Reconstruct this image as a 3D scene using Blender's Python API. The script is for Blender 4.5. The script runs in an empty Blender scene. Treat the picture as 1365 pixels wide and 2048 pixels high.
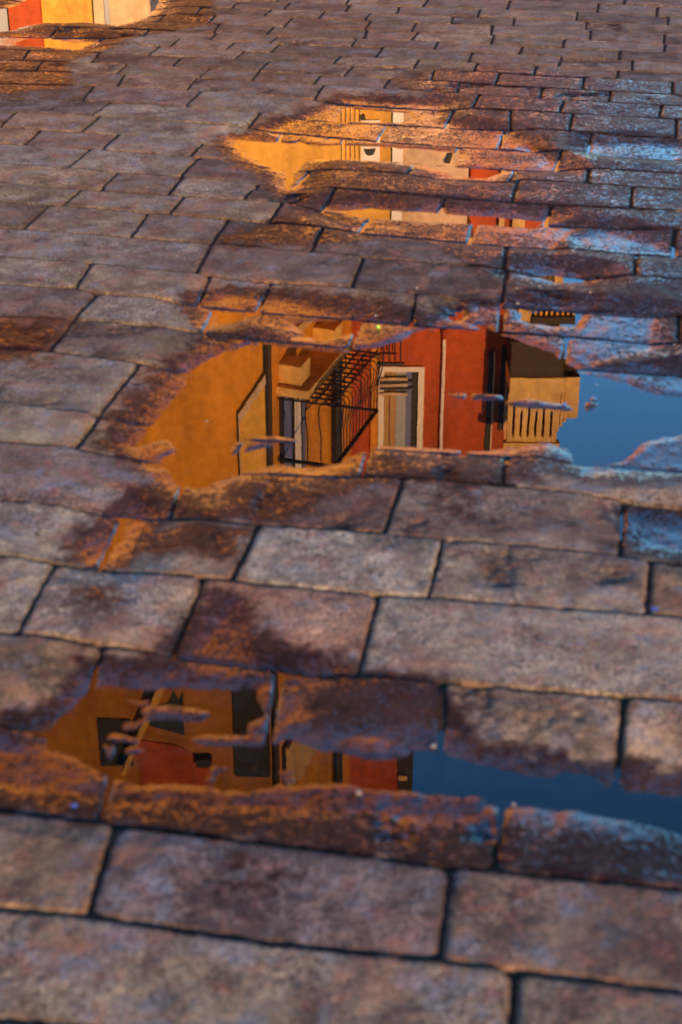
import bpy, bmesh, math, random
import numpy as np
from mathutils import Vector, Matrix
random.seed(7)
scene = bpy.context.scene
COL = scene.collection

# ------------------------------------------------------------------ camera
F = 3300.0                       # focal length in pixels of the 1365 x 2048 photograph
CX, CY = 682.5, 1024.0
TH = math.atan(1724.0 / F)       # pitch below the horizon
ST, CT = math.sin(TH), math.cos(TH)
H = 1.4                          # eye height
cam_d = bpy.data.cameras.new('camera')
cam = bpy.data.objects.new('camera', cam_d); COL.objects.link(cam)
cam.location = (0, 0, H)
cam.rotation_euler = (math.pi / 2 - TH, 0, 0)
cam_d.sensor_fit = 'VERTICAL'; cam_d.sensor_height = 36.0; cam_d.sensor_width = 24.0
cam_d.lens = F / 2048.0 * 36.0
cam_d.clip_start = 0.05; cam_d.clip_end = 3000
cam_d.dof.use_dof = True; cam_d.dof.focus_distance = 12.0; cam_d.dof.aperture_fstop = 5.8
scene.camera = cam

# ------------------------------------------------------------------ light
SUN_E, SUN_A = math.radians(11.0), math.radians(24.0)     # low sun behind the camera, a little to the right
sv = Vector((math.sin(SUN_A) * math.cos(SUN_E), -math.cos(SUN_A) * math.cos(SUN_E), math.sin(SUN_E)))
w = bpy.data.worlds.new('World'); scene.world = w; w.use_nodes = True
nt = w.node_tree; nt.nodes.clear()
sky = nt.nodes.new('ShaderNodeTexSky'); sky.sky_type = 'NISHITA'; sky.sun_disc = False
sky.sun_elevation = SUN_E; sky.sun_rotation = math.pi - SUN_A
sky.air_density = 1.5; sky.dust_density = 0.0; sky.ozone_density = 7.0
bg = nt.nodes.new('ShaderNodeBackground'); bg.inputs['Strength'].default_value = 0.15
wo = nt.nodes.new('ShaderNodeOutputWorld')
nt.links.new(sky.outputs[0], bg.inputs[0]); nt.links.new(bg.outputs[0], wo.inputs[0])
sl = bpy.data.lights.new('sun', 'SUN'); sl.energy = 3.4; sl.angle = math.radians(0.5); sl.color = (1.0, 0.52, 0.16)
so = bpy.data.objects.new('sun', sl); COL.objects.link(so); so.rotation_euler = sv.to_track_quat('Z', 'Y').to_euler()
so.location = sv * 50
scene.view_settings.view_transform = 'Standard'; scene.view_settings.look = 'None'
scene.view_settings.exposure = 2.55; scene.view_settings.gamma = 1.0
scene.render.resolution_x = 682; scene.render.resolution_y = 1024

# ------------------------------------------------------------------ helpers
def gnd(x, y):
    """pixel of the photograph -> point of the ground plane (numpy friendly)"""
    v = (np.asarray(y, float) - CY) / F
    t = H / (ST + v * CT)
    return t * (np.asarray(x, float) - CX) / F, t * (CT - v * ST)

def mir(x, y, Y):
    """where a reflected point seen in the water really stands, on the upright plane at distance Y"""
    v = (y - CY) / F
    t = Y / (CT - v * ST)
    return t * (x - CX) / F, t * (ST + v * CT) - H

def new_mat(name):
    m = bpy.data.materials.new(name); m.use_nodes = True
    n = m.node_tree; n.nodes.clear()
    o = n.nodes.new('ShaderNodeOutputMaterial'); p = n.nodes.new('ShaderNodeBsdfPrincipled')
    n.links.new(p.outputs[0], o.inputs[0])
    return m, n, p

def tag(o, label=None, cat=None, group=None, kind=None):
    if label: o['label'] = label
    if cat: o['category'] = cat
    if group: o['group'] = group
    if kind: o['kind'] = kind
    return o

def np_mesh(name, verts, faces, mat, parent=None, attrs=None, smooth=True):
    me = bpy.data.meshes.new(name)
    nv, nf = len(verts), len(faces)
    me.vertices.add(nv); me.vertices.foreach_set('co', np.ascontiguousarray(verts, dtype=np.float32).ravel())
    me.loops.add(nf * 4); me.loops.foreach_set('vertex_index', np.ascontiguousarray(faces, dtype=np.int32).ravel())
    me.polygons.add(nf); me.polygons.foreach_set('loop_start', np.arange(0, nf * 4, 4, dtype=np.int32))
    me.polygons.foreach_set('use_smooth', np.full(nf, smooth, dtype=bool))
    me.update(calc_edges=True)
    for k, a in (attrs or {}).items():
        if a.ndim == 1:
            at = me.attributes.new(k, 'FLOAT', 'POINT'); at.data.foreach_set('value', a.astype(np.float32))
        else:
            at = me.attributes.new(k, 'FLOAT_COLOR', 'POINT')
            c = np.ones((nv, 4), np.float32); c[:, :3] = a
            at.data.foreach_set('color', c.ravel())
    me.materials.append(mat)
    o = bpy.data.objects.new(name, me); COL.objects.link(o)
    if parent: o.parent = parent
    return o

# smooth lattice noise
_rs = np.random.RandomState(11)
_T = _rs.rand(1 << 16).astype(np.float64)
def vnoise(x, y, seed=0):
    xi = np.floor(x).astype(np.int64); yi = np.floor(y).astype(np.int64)
    fx = x - xi; fy = y - yi
    fx = fx * fx * fx * (fx * (fx * 6 - 15) + 10); fy = fy * fy * fy * (fy * (fy * 6 - 15) + 10)
    def h(a, b):
        k = (a * 73856093) ^ (b * 19349663) ^ (seed * 83492791)
        k = (k ^ (k >> 13)) * 1274126177
        return _T[(k ^ (k >> 16)) & 0xffff]
    a = h(xi, yi); b = h(xi + 1, yi); c = h(xi, yi + 1); d = h(xi + 1, yi + 1)
    return (a + (b - a) * fx + (c - a) * fy + (a - b - c + d) * fx * fy) * 2 - 1
def fbm(x, y, sc, oct=3, seed=0, gain=0.5):
    r = 0; amp = 1; tot = 0
    for o in range(oct):
        r = r + amp * vnoise(x * sc, y * sc, seed + o * 17); tot += amp; amp *= gain; sc *= 2.07
    return r / tot
def sstep(a, b, x):
    t = np.clip((x - a) / (b - a), 0, 1); return t * t * (3 - 2 * t)

# ------------------------------------------------------------------ the lie of the ground: hollows that hold water
# outlines of the hollows on the pavement: (points, greatest depth in mm, slope)
POOLS = [
 ('middle', 9, .10, [(262,893),(300,860),(345,800),(372,762),(405,730),(450,704),(520,690),(600,697),(690,704),(760,694),(835,664),(900,660),
     (1000,672),(1060,684),(1105,706),(1150,744),(1250,762),(1330,790),(1420,800),(1420,868),(1300,886),(1230,925),(1165,928),(1150,905),(1105,888),
     (1060,893),(1000,904),(900,900),(830,893),(760,888),(720,905),(690,930),(640,940),(560,936),(480,945),(400,975),(372,962),(335,932)]),
 ('middle', -2.0, .05, [(1180,745),(1420,760),(1420,945),(1180,945)]),
 ('middle', 3, .06, [(420,640),(436,624),(520,630),(470,645),(430,652)]),
 ('middle', -2.8, .05, [(400,615),(455,598),(560,605),(720,644),(860,660),(880,672),(760,700),(640,700),(585,668),(540,650),(440,640)]),
 ('middle', 5, .10, [(585,648),(640,642),(712,646),(716,668),(650,684),(600,676)]),
 ('middle', 7, .12, [(1036,621),(1100,626),(1160,633),(1150,656),(1060,650),(1040,642)]),
 ('middle', -3.2, .05, [(860,655),(960,620),(1160,632),(1300,642),(1300,700),(1180,730),(1120,700),(1000,672)]),
 ('upper', 8, .10, [(478,281),(590,289),(650,292),(760,293),(905,303),(925,312),(905,331),(830,326),(700,316),(610,320),(590,345),(575,378),(570,345),(500,312),(470,294)]),
 ('upper', 5, .10, [(850,332),(930,336),(1005,343),(975,358),(900,354)]),
 ('upper', 5, .10, [(690,218),(790,226),(830,238),(800,245),(690,243)]),
 ('upper', -3.6, .04, [(540,262),(650,225),(690,205),(880,215),(870,248),(1000,270),(1090,315),(1110,345),(1000,345),(900,332),(600,300)]),
 ('upper', 5, .10, [(672,423),(740,418),(800,424),(890,428),(980,434),(1085,444),(1060,456),(960,448),(850,446),(740,438)]),
 ('upper', -3.6, .04, [(640,430),(900,432),(1150,460),(1100,500),(960,490),(740,470)]),
 ('far', 8, .10, [(-120,20),(20,18),(82,-14),(330,-14),(310,18),(290,36),(240,50),(160,44),(80,46),(20,62),(-120,66)]),
 ('far', 2, .05, [(-30,74),(100,78),(190,86),(160,100),(80,94),(-30,90)]),
 ('right', -1.5, .05, [(1150,478),(1215,470),(1300,492),(1330,508),(1240,506),(1170,494)]),
 ('right', 4, .10, [(1075,553),(1095,549),(1150,556),(1160,563),(1110,563)]),
 ('right', -3., .05, [(1160,300),(1260,292),(1345,300),(1345,322),(1210,314)]),
 ('low', 8, .10, [(212,1385),(290,1392),(380,1384),(462,1390),(500,1386),(556,1390),(552,1412),(520,1440),(500,1462),(560,1490),(640,1520),(700,1512),(740,1492),(790,1520),
     (870,1518),(960,1548),(1100,1570),(1230,1590),(1420,1612),(1420,1668),(1260,1630),(1110,1612),(1010,1604),(980,1580),(830,1572),(700,1556),
     (560,1552),(420,1566),(285,1560),(230,1546),(190,1520),(120,1490),(150,1452),(185,1430),(205,1395)]),
 ('low', -4.0, .04, [(380,1320),(450,1250),(500,1330),(640,1360),(600,1390),(420,1370)]),
 ('low', -2.0, .04, [(-50,1500),(200,1530),(300,1560),(900,1575),(990,1600),(960,1640),(240,1600),(-50,1560)]),
 ('edge', -.8, .04, [(1280,1050),(1420,1056),(1420,1115),(1310,1090)]),
 ('edge', 3, .08, [(250,1046),(262,1048),(226,1100),(208,1118),(206,1100),(235,1070)]),
]
ISLANDS = [
 (.1, [(196,1392),(296,1400),(290,1470),(240,1490),(160,1470)]),
 (.15, [(430,1535),(600,1542),(760,1548),(560,1562),(420,1564)]),
 (2.2, [(292,1420),(330,1412),(420,1428),(400,1442),(300,1438)]),
 (2.0, [(520,1385),(560,1370),(610,1385),(590,1470),(560,1480),(555,1440),(530,1420)]),
 (1.6, [(640,1490),(720,1475),(800,1490),(820,1512),(760,1520),(690,1505)]),
 (1.4, [(205,1480),(260,1470),(285,1500),(230,1520)]),
 (1.4, [(545,1325),(590,1322),(585,1332),(550,1334)]),
 (1.4, [(260,905),(330,880),(350,900),(300,925)]),  # crests that stay above the water
 (2.6, [(885,788),(940,786),(1003,792),(1006,801),(930,800)]),
 (2.6, [(1014,801),(1060,800),(1135,812),(1150,822),(1060,816),(1016,810)]),
 (2.0, [(480,880),(560,874),(596,882),(540,892),(500,900),(470,915),(462,905)]),
 (2.0, [(1165,812),(1190,790),(1195,812),(1172,826)]),
 (1.5, [(545,1405),(555,1420),(500,1450),(500,1470),(560,1466),(590,1420)]),
 (1.2, [(380,1480),(420,1470),(560,1478),(540,1492),(420,1490)]),
]
WETS = [      # damp film without standing water: (strength, feather m, outline)
 (1.0, .10, [(380,600),(560,590),(900,640),(1160,560),(1365,560),(1420,760),(1420,960),(1160,940),(1000,990),(720,970),(560,1060),(340,1040),(200,1120),(160,1120),(240,1020),(330,950),(215,900),(230,840),(330,740),(420,690)]),
 (0.95, .12, [(440,290),(600,235),(680,200),(900,205),(1120,300),(1365,330),(1365,620),(1120,600),(960,560),(860,480),(640,500),(440,500),(600,440),(560,380),(470,330)]),
 (0.8, .15, [(780,170),(960,140),(1365,180),(1365,330),(1150,300),(900,220)]),
 (0.9, .10, [(-60,60),(0,-20),(420,-20),(420,60),(270,80),(190,120),(130,130),(140,180),(0,200),(-60,200)]),
 (0.7, .12, [(-60,655),(110,655),(100,745),(-60,750)]),
 (1.0, .07, [(180,1330),(350,1325),(420,1190),(500,1230),(520,1330),(620,1360),(880,1380),(940,1480),(1050,1540),(1230,1560),(1420,1590),(1420,1790),(1200,1780),(960,1740),(500,1690),(200,1650),(-60,1620),(-60,1450),(60,1440),(180,1400)]),
 (0.8, .06, [(250,1050),(515,1075),(480,1150),(230,1100)]),
 (0.9, .05, [(1270,1030),(1420,1050),(1420,1130),(1290,1100)]),
 (0.6, .05, [(130,1205),(230,1190),(250,1230),(180,1255)]),
 (0.6, .06, [(840,990),(940,980),(1000,1060),(880,1085)]),
 (0.5, .10, [(380,1680),(600,1690),(640,1860),(420,1850)]),
]
def seg_sd(gx, gy, poly):
    """signed distance (metres on the ground), negative inside"""
    P = np.array([gnd(a, b) for a, b in poly]); n = len(P)
    d2 = np.full(gx.shape, 1e9); ins = np.zeros(gx.shape, bool)
    for i in range(n):
        ax, ay = P[i]; bx, by = P[(i + 1) % n]
        ex, ey = bx - ax, by - ay
        t = np.clip(((gx - ax) * ex + (gy - ay) * ey) / (ex * ex + ey * ey + 1e-12), 0, 1)
        d2 = np.minimum(d2, (gx - ax - t * ex) ** 2 + (gy - ay - t * ey) ** 2)
        c = ((ay > gy) != (by > gy))
        with np.errstate(divide='ignore', invalid='ignore'):
            ins ^= c & (gx < (bx - ax) * (gy - ay) / (by - ay + 1e-15) + ax)
    d = np.sqrt(d2); return np.where(ins, -d, d)
GX0, GX1, GY0, GY1, GS = -3.2, 3.6, 0.9, 10.5, 0.01
gxs = np.arange(GX0, GX1, GS); gys = np.arange(GY0, GY1, GS)
NX, NY = len(gxs), len(gys)
G = np.full((NY, NX), 0.020); W = np.zeros((NY, NX)); OWN = np.zeros((NY, NX), int); OWND = np.full((NY, NX), 1e9)
POOLNAMES = ['middle', 'upper', 'far', 'right', 'low', 'edge']
def window(poly, pad):
    P = np.array([gnd(a, b) for a, b in poly])
    i0 = max(0, int((P[:, 0].min() - pad - GX0) / GS)); i1 = min(NX, int((P[:, 0].max() + pad - GX0) / GS) + 1)
    j0 = max(0, int((P[:, 1].min() - pad - GY0) / GS)); j1 = min(NY, int((P[:, 1].max() + pad - GY0) / GS) + 1)
    X, Y = np.meshgrid(gxs[i0:i1], gys[j0:j1]); return slice(j0, j1), slice(i0, i1), X, Y
for nm, dep, slope, poly in POOLS:
    J, I, X, Y = window(poly, .45)
    s = seg_sd(X, Y, poly)
    lift = max(0, -dep / 1000)
    if nm == 'low' and dep > 4: s = s - .014; slope = .2
    g = np.where(s < 0, np.maximum(-dep / 1000, s * slope + lift), np.minimum(.020, lift + s * .15))
    G[J, I] = np.minimum(G[J, I], g)
    W[J, I] = np.maximum(W[J, I], sstep(.12, .0, s))
    m = s < OWND[J, I]
    OWN[J, I] = np.where(m, POOLNAMES.index(nm), OWN[J, I]); OWND[J, I] = np.where(m, s, OWND[J, I])
for up, poly in ISLANDS:
    J, I, X, Y = window(poly, .15)
    s = seg_sd(X, Y, poly)
    r = np.where(s < 0, np.minimum(up * 1.7 / 1000, -s * .35 + .0012), .0012 - s * .3)
    G[J, I] = np.maximum(G[J, I], np.where(s < .06, r, -1))
for st, fe, poly in WETS:
    J, I, X, Y = window(poly, .35)
    s = seg_sd(X, Y, poly)
    W[J, I] = np.maximum(W[J, I], st * sstep(fe, -fe * .6, s))
def samp(A, x, y, default):
    fx = (x - GX0) / GS; fy = (y - GY0) / GS
    ok = (fx >= 0) & (fx < NX - 1.01) & (fy >= 0) & (fy < NY - 1.01)
    fx = np.clip(fx, 0, NX - 1.01); fy = np.clip(fy, 0, NY - 1.01)
    i = fx.astype(int); j = fy.astype(int); u = fx - i; v = fy - j
    r = A[j, i] * (1 - u) * (1 - v) + A[j, i + 1] * u * (1 - v) + A[j + 1, i] * (1 - u) * v + A[j + 1, i + 1] * u * v
    return np.where(ok, r, default)

# ------------------------------------------------------------------ the courses of the paving
# course lines from near to far; between two lines the cross joints as (x on the far line, x on the near line)
B = [
 [(0,1840),(180,1855),(520,1908),(880,1945),(1025,1965),(1365,2010)],
 [(0,1635),(210,1660),(480,1695),(900,1755),(1365,1800)],
 [(0,1458),(250,1490),(600,1535),(890,1562),(1230,1590),(1365,1608)],
 [(0,1282),(130,1295),(345,1320),(620,1355),(885,1385),(1240,1415),(1365,1424)],
 [(0,1128),(125,1140),(410,1175),(720,1205),(850,1213),(1000,1227),(1290,1250),(1365,1256)],
 [(0,1018),(250,1040),(520,1068),(770,1085),(885,1098),(1245,1130),(1365,1145)],
 [(0,902),(150,912),(370,938),(480,950),(740,965),(1010,990),(1250,1015),(1365,1028)],
 [(0,820),(200,845),(370,862),(480,882),(740,902),(1150,930),(1365,948)],
 [(0,712),(100,718),(280,740),(430,755),(700,766),(900,775),(1160,800),(1365,824)],
 [(0,646),(150,653),(410,672),(683,698),(1150,742),(1365,757)],
 [(0,583),(147,590),(198,601),(385,616),(508,628),(717,643),(865,657),(1136,677),(1365,698)],
 [(0,527),(183,540),(388,560),(450,570),(688,588),(860,603),(1022,617),(1365,641)],
 [(0,469),(146,478),(256,487),(425,499),(615,517),(728,528),(950,546),(1022,551),(1268,566),(1365,573)],
 [(0,416),(125,425),(340,442),(538,459),(650,467),(890,486),(1022,498),(1271,513),(1365,518)],
 [(0,378),(165,392),(414,408),(565,418),(660,428),(747,436),(865,443),(1085,454),(1365,472)],
 [(0,340),(136,348),(238,358),(385,367),(520,378),(670,388),(886,405),(1100,422),(1365,436)],
 [(0,298),(183,310),(319,320),(500,334),(615,346),(816,360),(1022,371),(1176,380),(1365,394)],
 [(0,265),(88,271),(238,280),(407,295),(626,312),(780,325),(950,339),(1176,349),(1365,360)],
 [(0,235),(187,242),(421,258),(560,268),(761,286),(908,297),(1187,314),(1365,325)],
 [(0,206),(223,215),(370,224),(527,236),(688,247),(950,262),(1136,274),(1365,286)],
 [(0,178),(150,181),(315,187),(500,199),(626,208),(890,224),(1121,238),(1365,251)],
 [(0,151),(231,157),(396,164),(626,179),(765,187),(956,200),(1121,211),(1365,224)],
 [(0,130),(231,137),(344,143),(500,151),(640,159),(780,167),(990,180),(1220,194),(1365,202)],
 [(0,110),(231,116),(469,128),(706,141),(831,147),(997,157),(1231,169),(1365,176)],
 [(0,92),(183,96),(322,102),(571,116),(758,126),(933,134),(1070,142),(1235,150),(1365,156)],
 [(0,75),(183,80),(360,87),(541,96),(769,104),(942,113),(1121,123),(1365,136)],
 [(0,60),(200,64),(428,74),(556,80),(717,87),(875,92),(986,99),(1242,111),(1365,117)],
 [(0,45),(330,53),(571,63),(732,69),(950,78),(1132,88),(1365,99)],
 [(0,30),(340,36),(586,44),(831,54),(1030,62),(1173,69),(1365,80)],
 [(0,17),(340,20),(545,27),(743,35),(950,41),(1213,54),(1365,61)],
 [(0,4),(380,7),(580,13),(798,21),(1000,28),(1155,33),(1365,43)],
 [(0,-9),(450,-4),(700,1),(913,6),(1070,10),(1365,23)],
 [(0,-22),(450,-17),(700,-13),(913,-9),(1365,5)],
]
JN = [
 [(1030,1010)],                                                       # nearest course, below line 0
 [(235,178),(905,880)],
 [(240,200),(1012,985)],
 [(208,150),(560,530),(887,878),(1248,1232)],
 [(115,38),(410,345),(757,716)],
 [(247,195),(520,465),(886,855),(1300,1292)],
 [(378,340),(808,770),(1245,1236)],
 [(200,150),(495,455),(738,722),(1015,1004)],
 [(282,198),(640,600),(940,925),(1165,1150)],
 [(150,100),(523,500),(800,780),(1140,1130)],
 [(198,148),(432,406),(720,700),(935,925),(1136,1122)],
 [(187,152),(421,396),(543,512),(833,822),(1005,1000),(1360,1358)],
 [(425,393),(727,702),(1015,1003)],
 [(101,46),(297,262),(458,425),(648,622),(1015,1008),(1272,1268)],
 [(165,125),(370,339),(565,538),(747,717),(951,938),(1349,1346)],
 [(238,200),(366,335),(520,487),(672,644),(889,877),(1102,1090)],
 [(183,136),(401,361),(622,584),(1037,1025),(1264,1260)],
 [(83,48),(240,205),(407,380),(578,562),(832,812),(1033,1018),(1178,1173)],
 [(33,0),(201,163),(567,545),(690,678),(918,905),(1123,1110)],
 [(222,183),(522,495),(778,757),(1010,996),(1183,1175)],
 [(190,165),(405,372),(703,688),(910,893),(1022,1022),(1146,1137),(1352,1350)],
 [(250,235),(395,375),(649,628),(960,945),(1127,1119),(1323,1318)],
 [(88,70),(255,232),(421,398),(518,503),(642,626),(781,766),(920,913),(1085,1080),(1222,1218)],
 [(60,45),(200,180),(367,345),(540,518),(706,688),(870,862),(1000,990),(1169,1164),(1345,1343)],
 [(150,130),(322,298),(487,470),(682,665),(838,828),(955,948),(1073,1068),(1237,1233)],
 [(60,45),(205,183),(360,340),(470,452),(560,540),(767,750),(945,936),(1124,1116),(1265,1263)],
 [(120,100),(300,285),(434,418),(558,540),(713,703),(877,867),(1045,1037),(1241,1238)],
 [(40,25),(240,225),(440,428),(547,532),(735,728),(837,822),(988,981),(1130,1125),(1330,1328)],
 [(150,135),(330,315),(432,415),(586,567),(742,730),(832,823),(985,982),(1181,1180),(1328,1327)],
 [(90,75),(260,245),(405,392),(545,527),(651,637),(742,729),(905,903),(1028,1026),(1173,1171)],
 [(140,125),(300,290),(480,463),(580,567),(700,690),(800,793),(960,955),(1155,1152),(1336,1334)],
 [(80,70),(230,218),(400,388),(568,550),(705,692),(858,845),(1020,1014),(1197,1193),(1315,1312)],
 [(160,150),(330,320),(480,470),(630,620),(790,780),(940,934),(1090,1085),(1250,1247)],
]
XL, XR = -7000, 8400
def ext(line):
    l = list(line)
    s0 = (line[2][1] - line[0][1]) / (line[2][0] - line[0][0]); s1 = (line[-1][1] - line[-3][1]) / (line[-1][0] - line[-3][0])
    l.insert(0, (XL, l[0][1] + s0 * (XL - l[0][0]))); l.append((XR, l[-1][1] + s1 * (XR - l[-1][0])))
    return np.array(l, float)
LB = [ext(b) for b in B]
near1 = LB[0] + np.array([0, 225.]); near2 = LB[0] + np.array([0, 520.])
def further(line, dy):
    Xw, Yw = gnd(line[:, 0], line[:, 1]); Yw = Yw + dy
    v = (H * CT - Yw * ST) / (Yw * CT + H * ST); t = Yw / (CT - v * ST)
    return np.stack([CX + Xw / t * F, CY + v * F], -1)
for q in range(14):
    LB.append(further(LB[-1], .185)); JN.append([(700 + (q % 3) * 37, 700 + (q % 3) * 37 - 4)])
lines = [near2, near1] + LB                     # near to far
joints = [[(300, 240), (1100, 1080)]] + JN
def ly(l, x): return np.interp(x, l[:, 0], l[:, 1])

TINTS = [(.235,.190,.165),(.215,.185,.170),(.25,.205,.172),(.20,.165,.15),(.185,.17,.165),(.225,.17,.15),(.175,.15,.145)]
SLABS = [  # slabs whose own colour stands out: (pixel inside, factor on the grey)
 (680,1140,(.78,.80,.80)),(1080,1160,(.72,.66,.62)),(1000,1310,(.70,.66,.62)),(60,1200,(.74,.72,.66)),(230,1230,(.68,.64,.62)),(100,1730,(.72,.58,.48)),
 (560,1800,(.46,.42,.48)),(1150,1850,(.56,.46,.43)),(450,1990,(.62,.56,.50)),(1060,1470,(.76,.66,.58)),(1310,1500,(.78,.66,.56)),(700,1640,(.34,.28,.28)),(1200,1700,(.34,.29,.30)),
 (120,970,(.50,.46,.50)),(600,1010,(.52,.38,.38)),(1000,1040,(.60,.56,.55)),(1150,980,(.66,.60,.58)),(80,1070,(.66,.66,.64)),(360,1110,(.62,.60,.56)),
 (80,870,(.64,.62,.56)),(150,790,(.62,.62,.60)),(250,700,(.58,.54,.50)),(280,630,(.60,.60,.58)),(60,620,(.48,.44,.44)),(290,580,(.62,.56,.50)),(80,560,(.60,.60,.56)),
 (200,510,(.56,.58,.60)),(180,455,(.58,.54,.50)),(360,470,(.55,.52,.52)),(540,480,(.26,.27,.30)),(600,440,(.24,.24,.26)),(560,545,(.50,.42,.42)),(800,510,(.38,.35,.37)),(850,560,(.34,.32,.34)),
 (240,430,(.60,.56,.52)),(80,395,(.62,.58,.52)),(60,330,(.58,.60,.62)),(270,335,(.60,.60,.58)),(150,290,(.52,.46,.46)),(330,250,(.66,.68,.66)),(420,280,(.64,.64,.62)),(300,305,(.58,.58,.60)),
 (90,225,(.42,.44,.52)),(300,200,(.52,.46,.48)),(430,215,(.56,.54,.52)),(440,390,(.60,.60,.58)),(450,435,(.62,.56,.50)),(480,355,(.40,.37,.42)),(700,378,(.42,.36,.38)),(1180,600,(.36,.32,.36)),
 (1250,690,(.34,.32,.35)),(1120,530,(.42,.40,.42)),(1320,540,(.44,.44,.47)),(880,470,(.40,.34,.34)),(1100,400,(.44,.40,.42)),(1320,410,(.54,.54,.55)),(1250,300,(.60,.62,.64)),(1050,220,(.34,.31,.35)),
 (960,255,(.44,.36,.36)),(1150,255,(.42,.36,.36)),(850,230,(.36,.32,.36))]
stones = []          # (row, xf0, xf1, xn0, xn1)
for r, js in enumerate(joints):
    js = sorted(js)
    ynear = ly(lines[r], 682)
    v = (ynear - CY) / F; ppm = F / (H / (ST + v * CT))     # pixels per metre
    full = list(js); yfar = ly(lines[r + 1], 682)
    def other(xn):                                       # far end of a cross joint outside the photograph
        return xn + (1320 - xn) * (ynear - yfar) / (ynear + 700)
    lo, hi = 682 - 3.3 * ppm, 682 + 3.5 * ppm
    while full[0][0] > lo:
        wpx = random.uniform(.28, .46) * ppm
        if full[0] is js[0] and r < len(B) + 1: wpx = max(wpx, full[0][0] + 110)
        full.insert(0, (other(full[0][1] - wpx), full[0][1] - wpx))
    while full[-1][0] < hi:
        wpx = random.uniform(.28, .46) * ppm
        if full[-1] is js[-1] and r < len(B) + 1: wpx = max(wpx, 1395 - full[-1][1])
        full.append((other(full[-1][1] + wpx), full[-1][1] + wpx))
    for a, b in zip(full[:-1], full[1:]):
        stones.append((r, a[0], b[0], a[1], b[1]))

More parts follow.
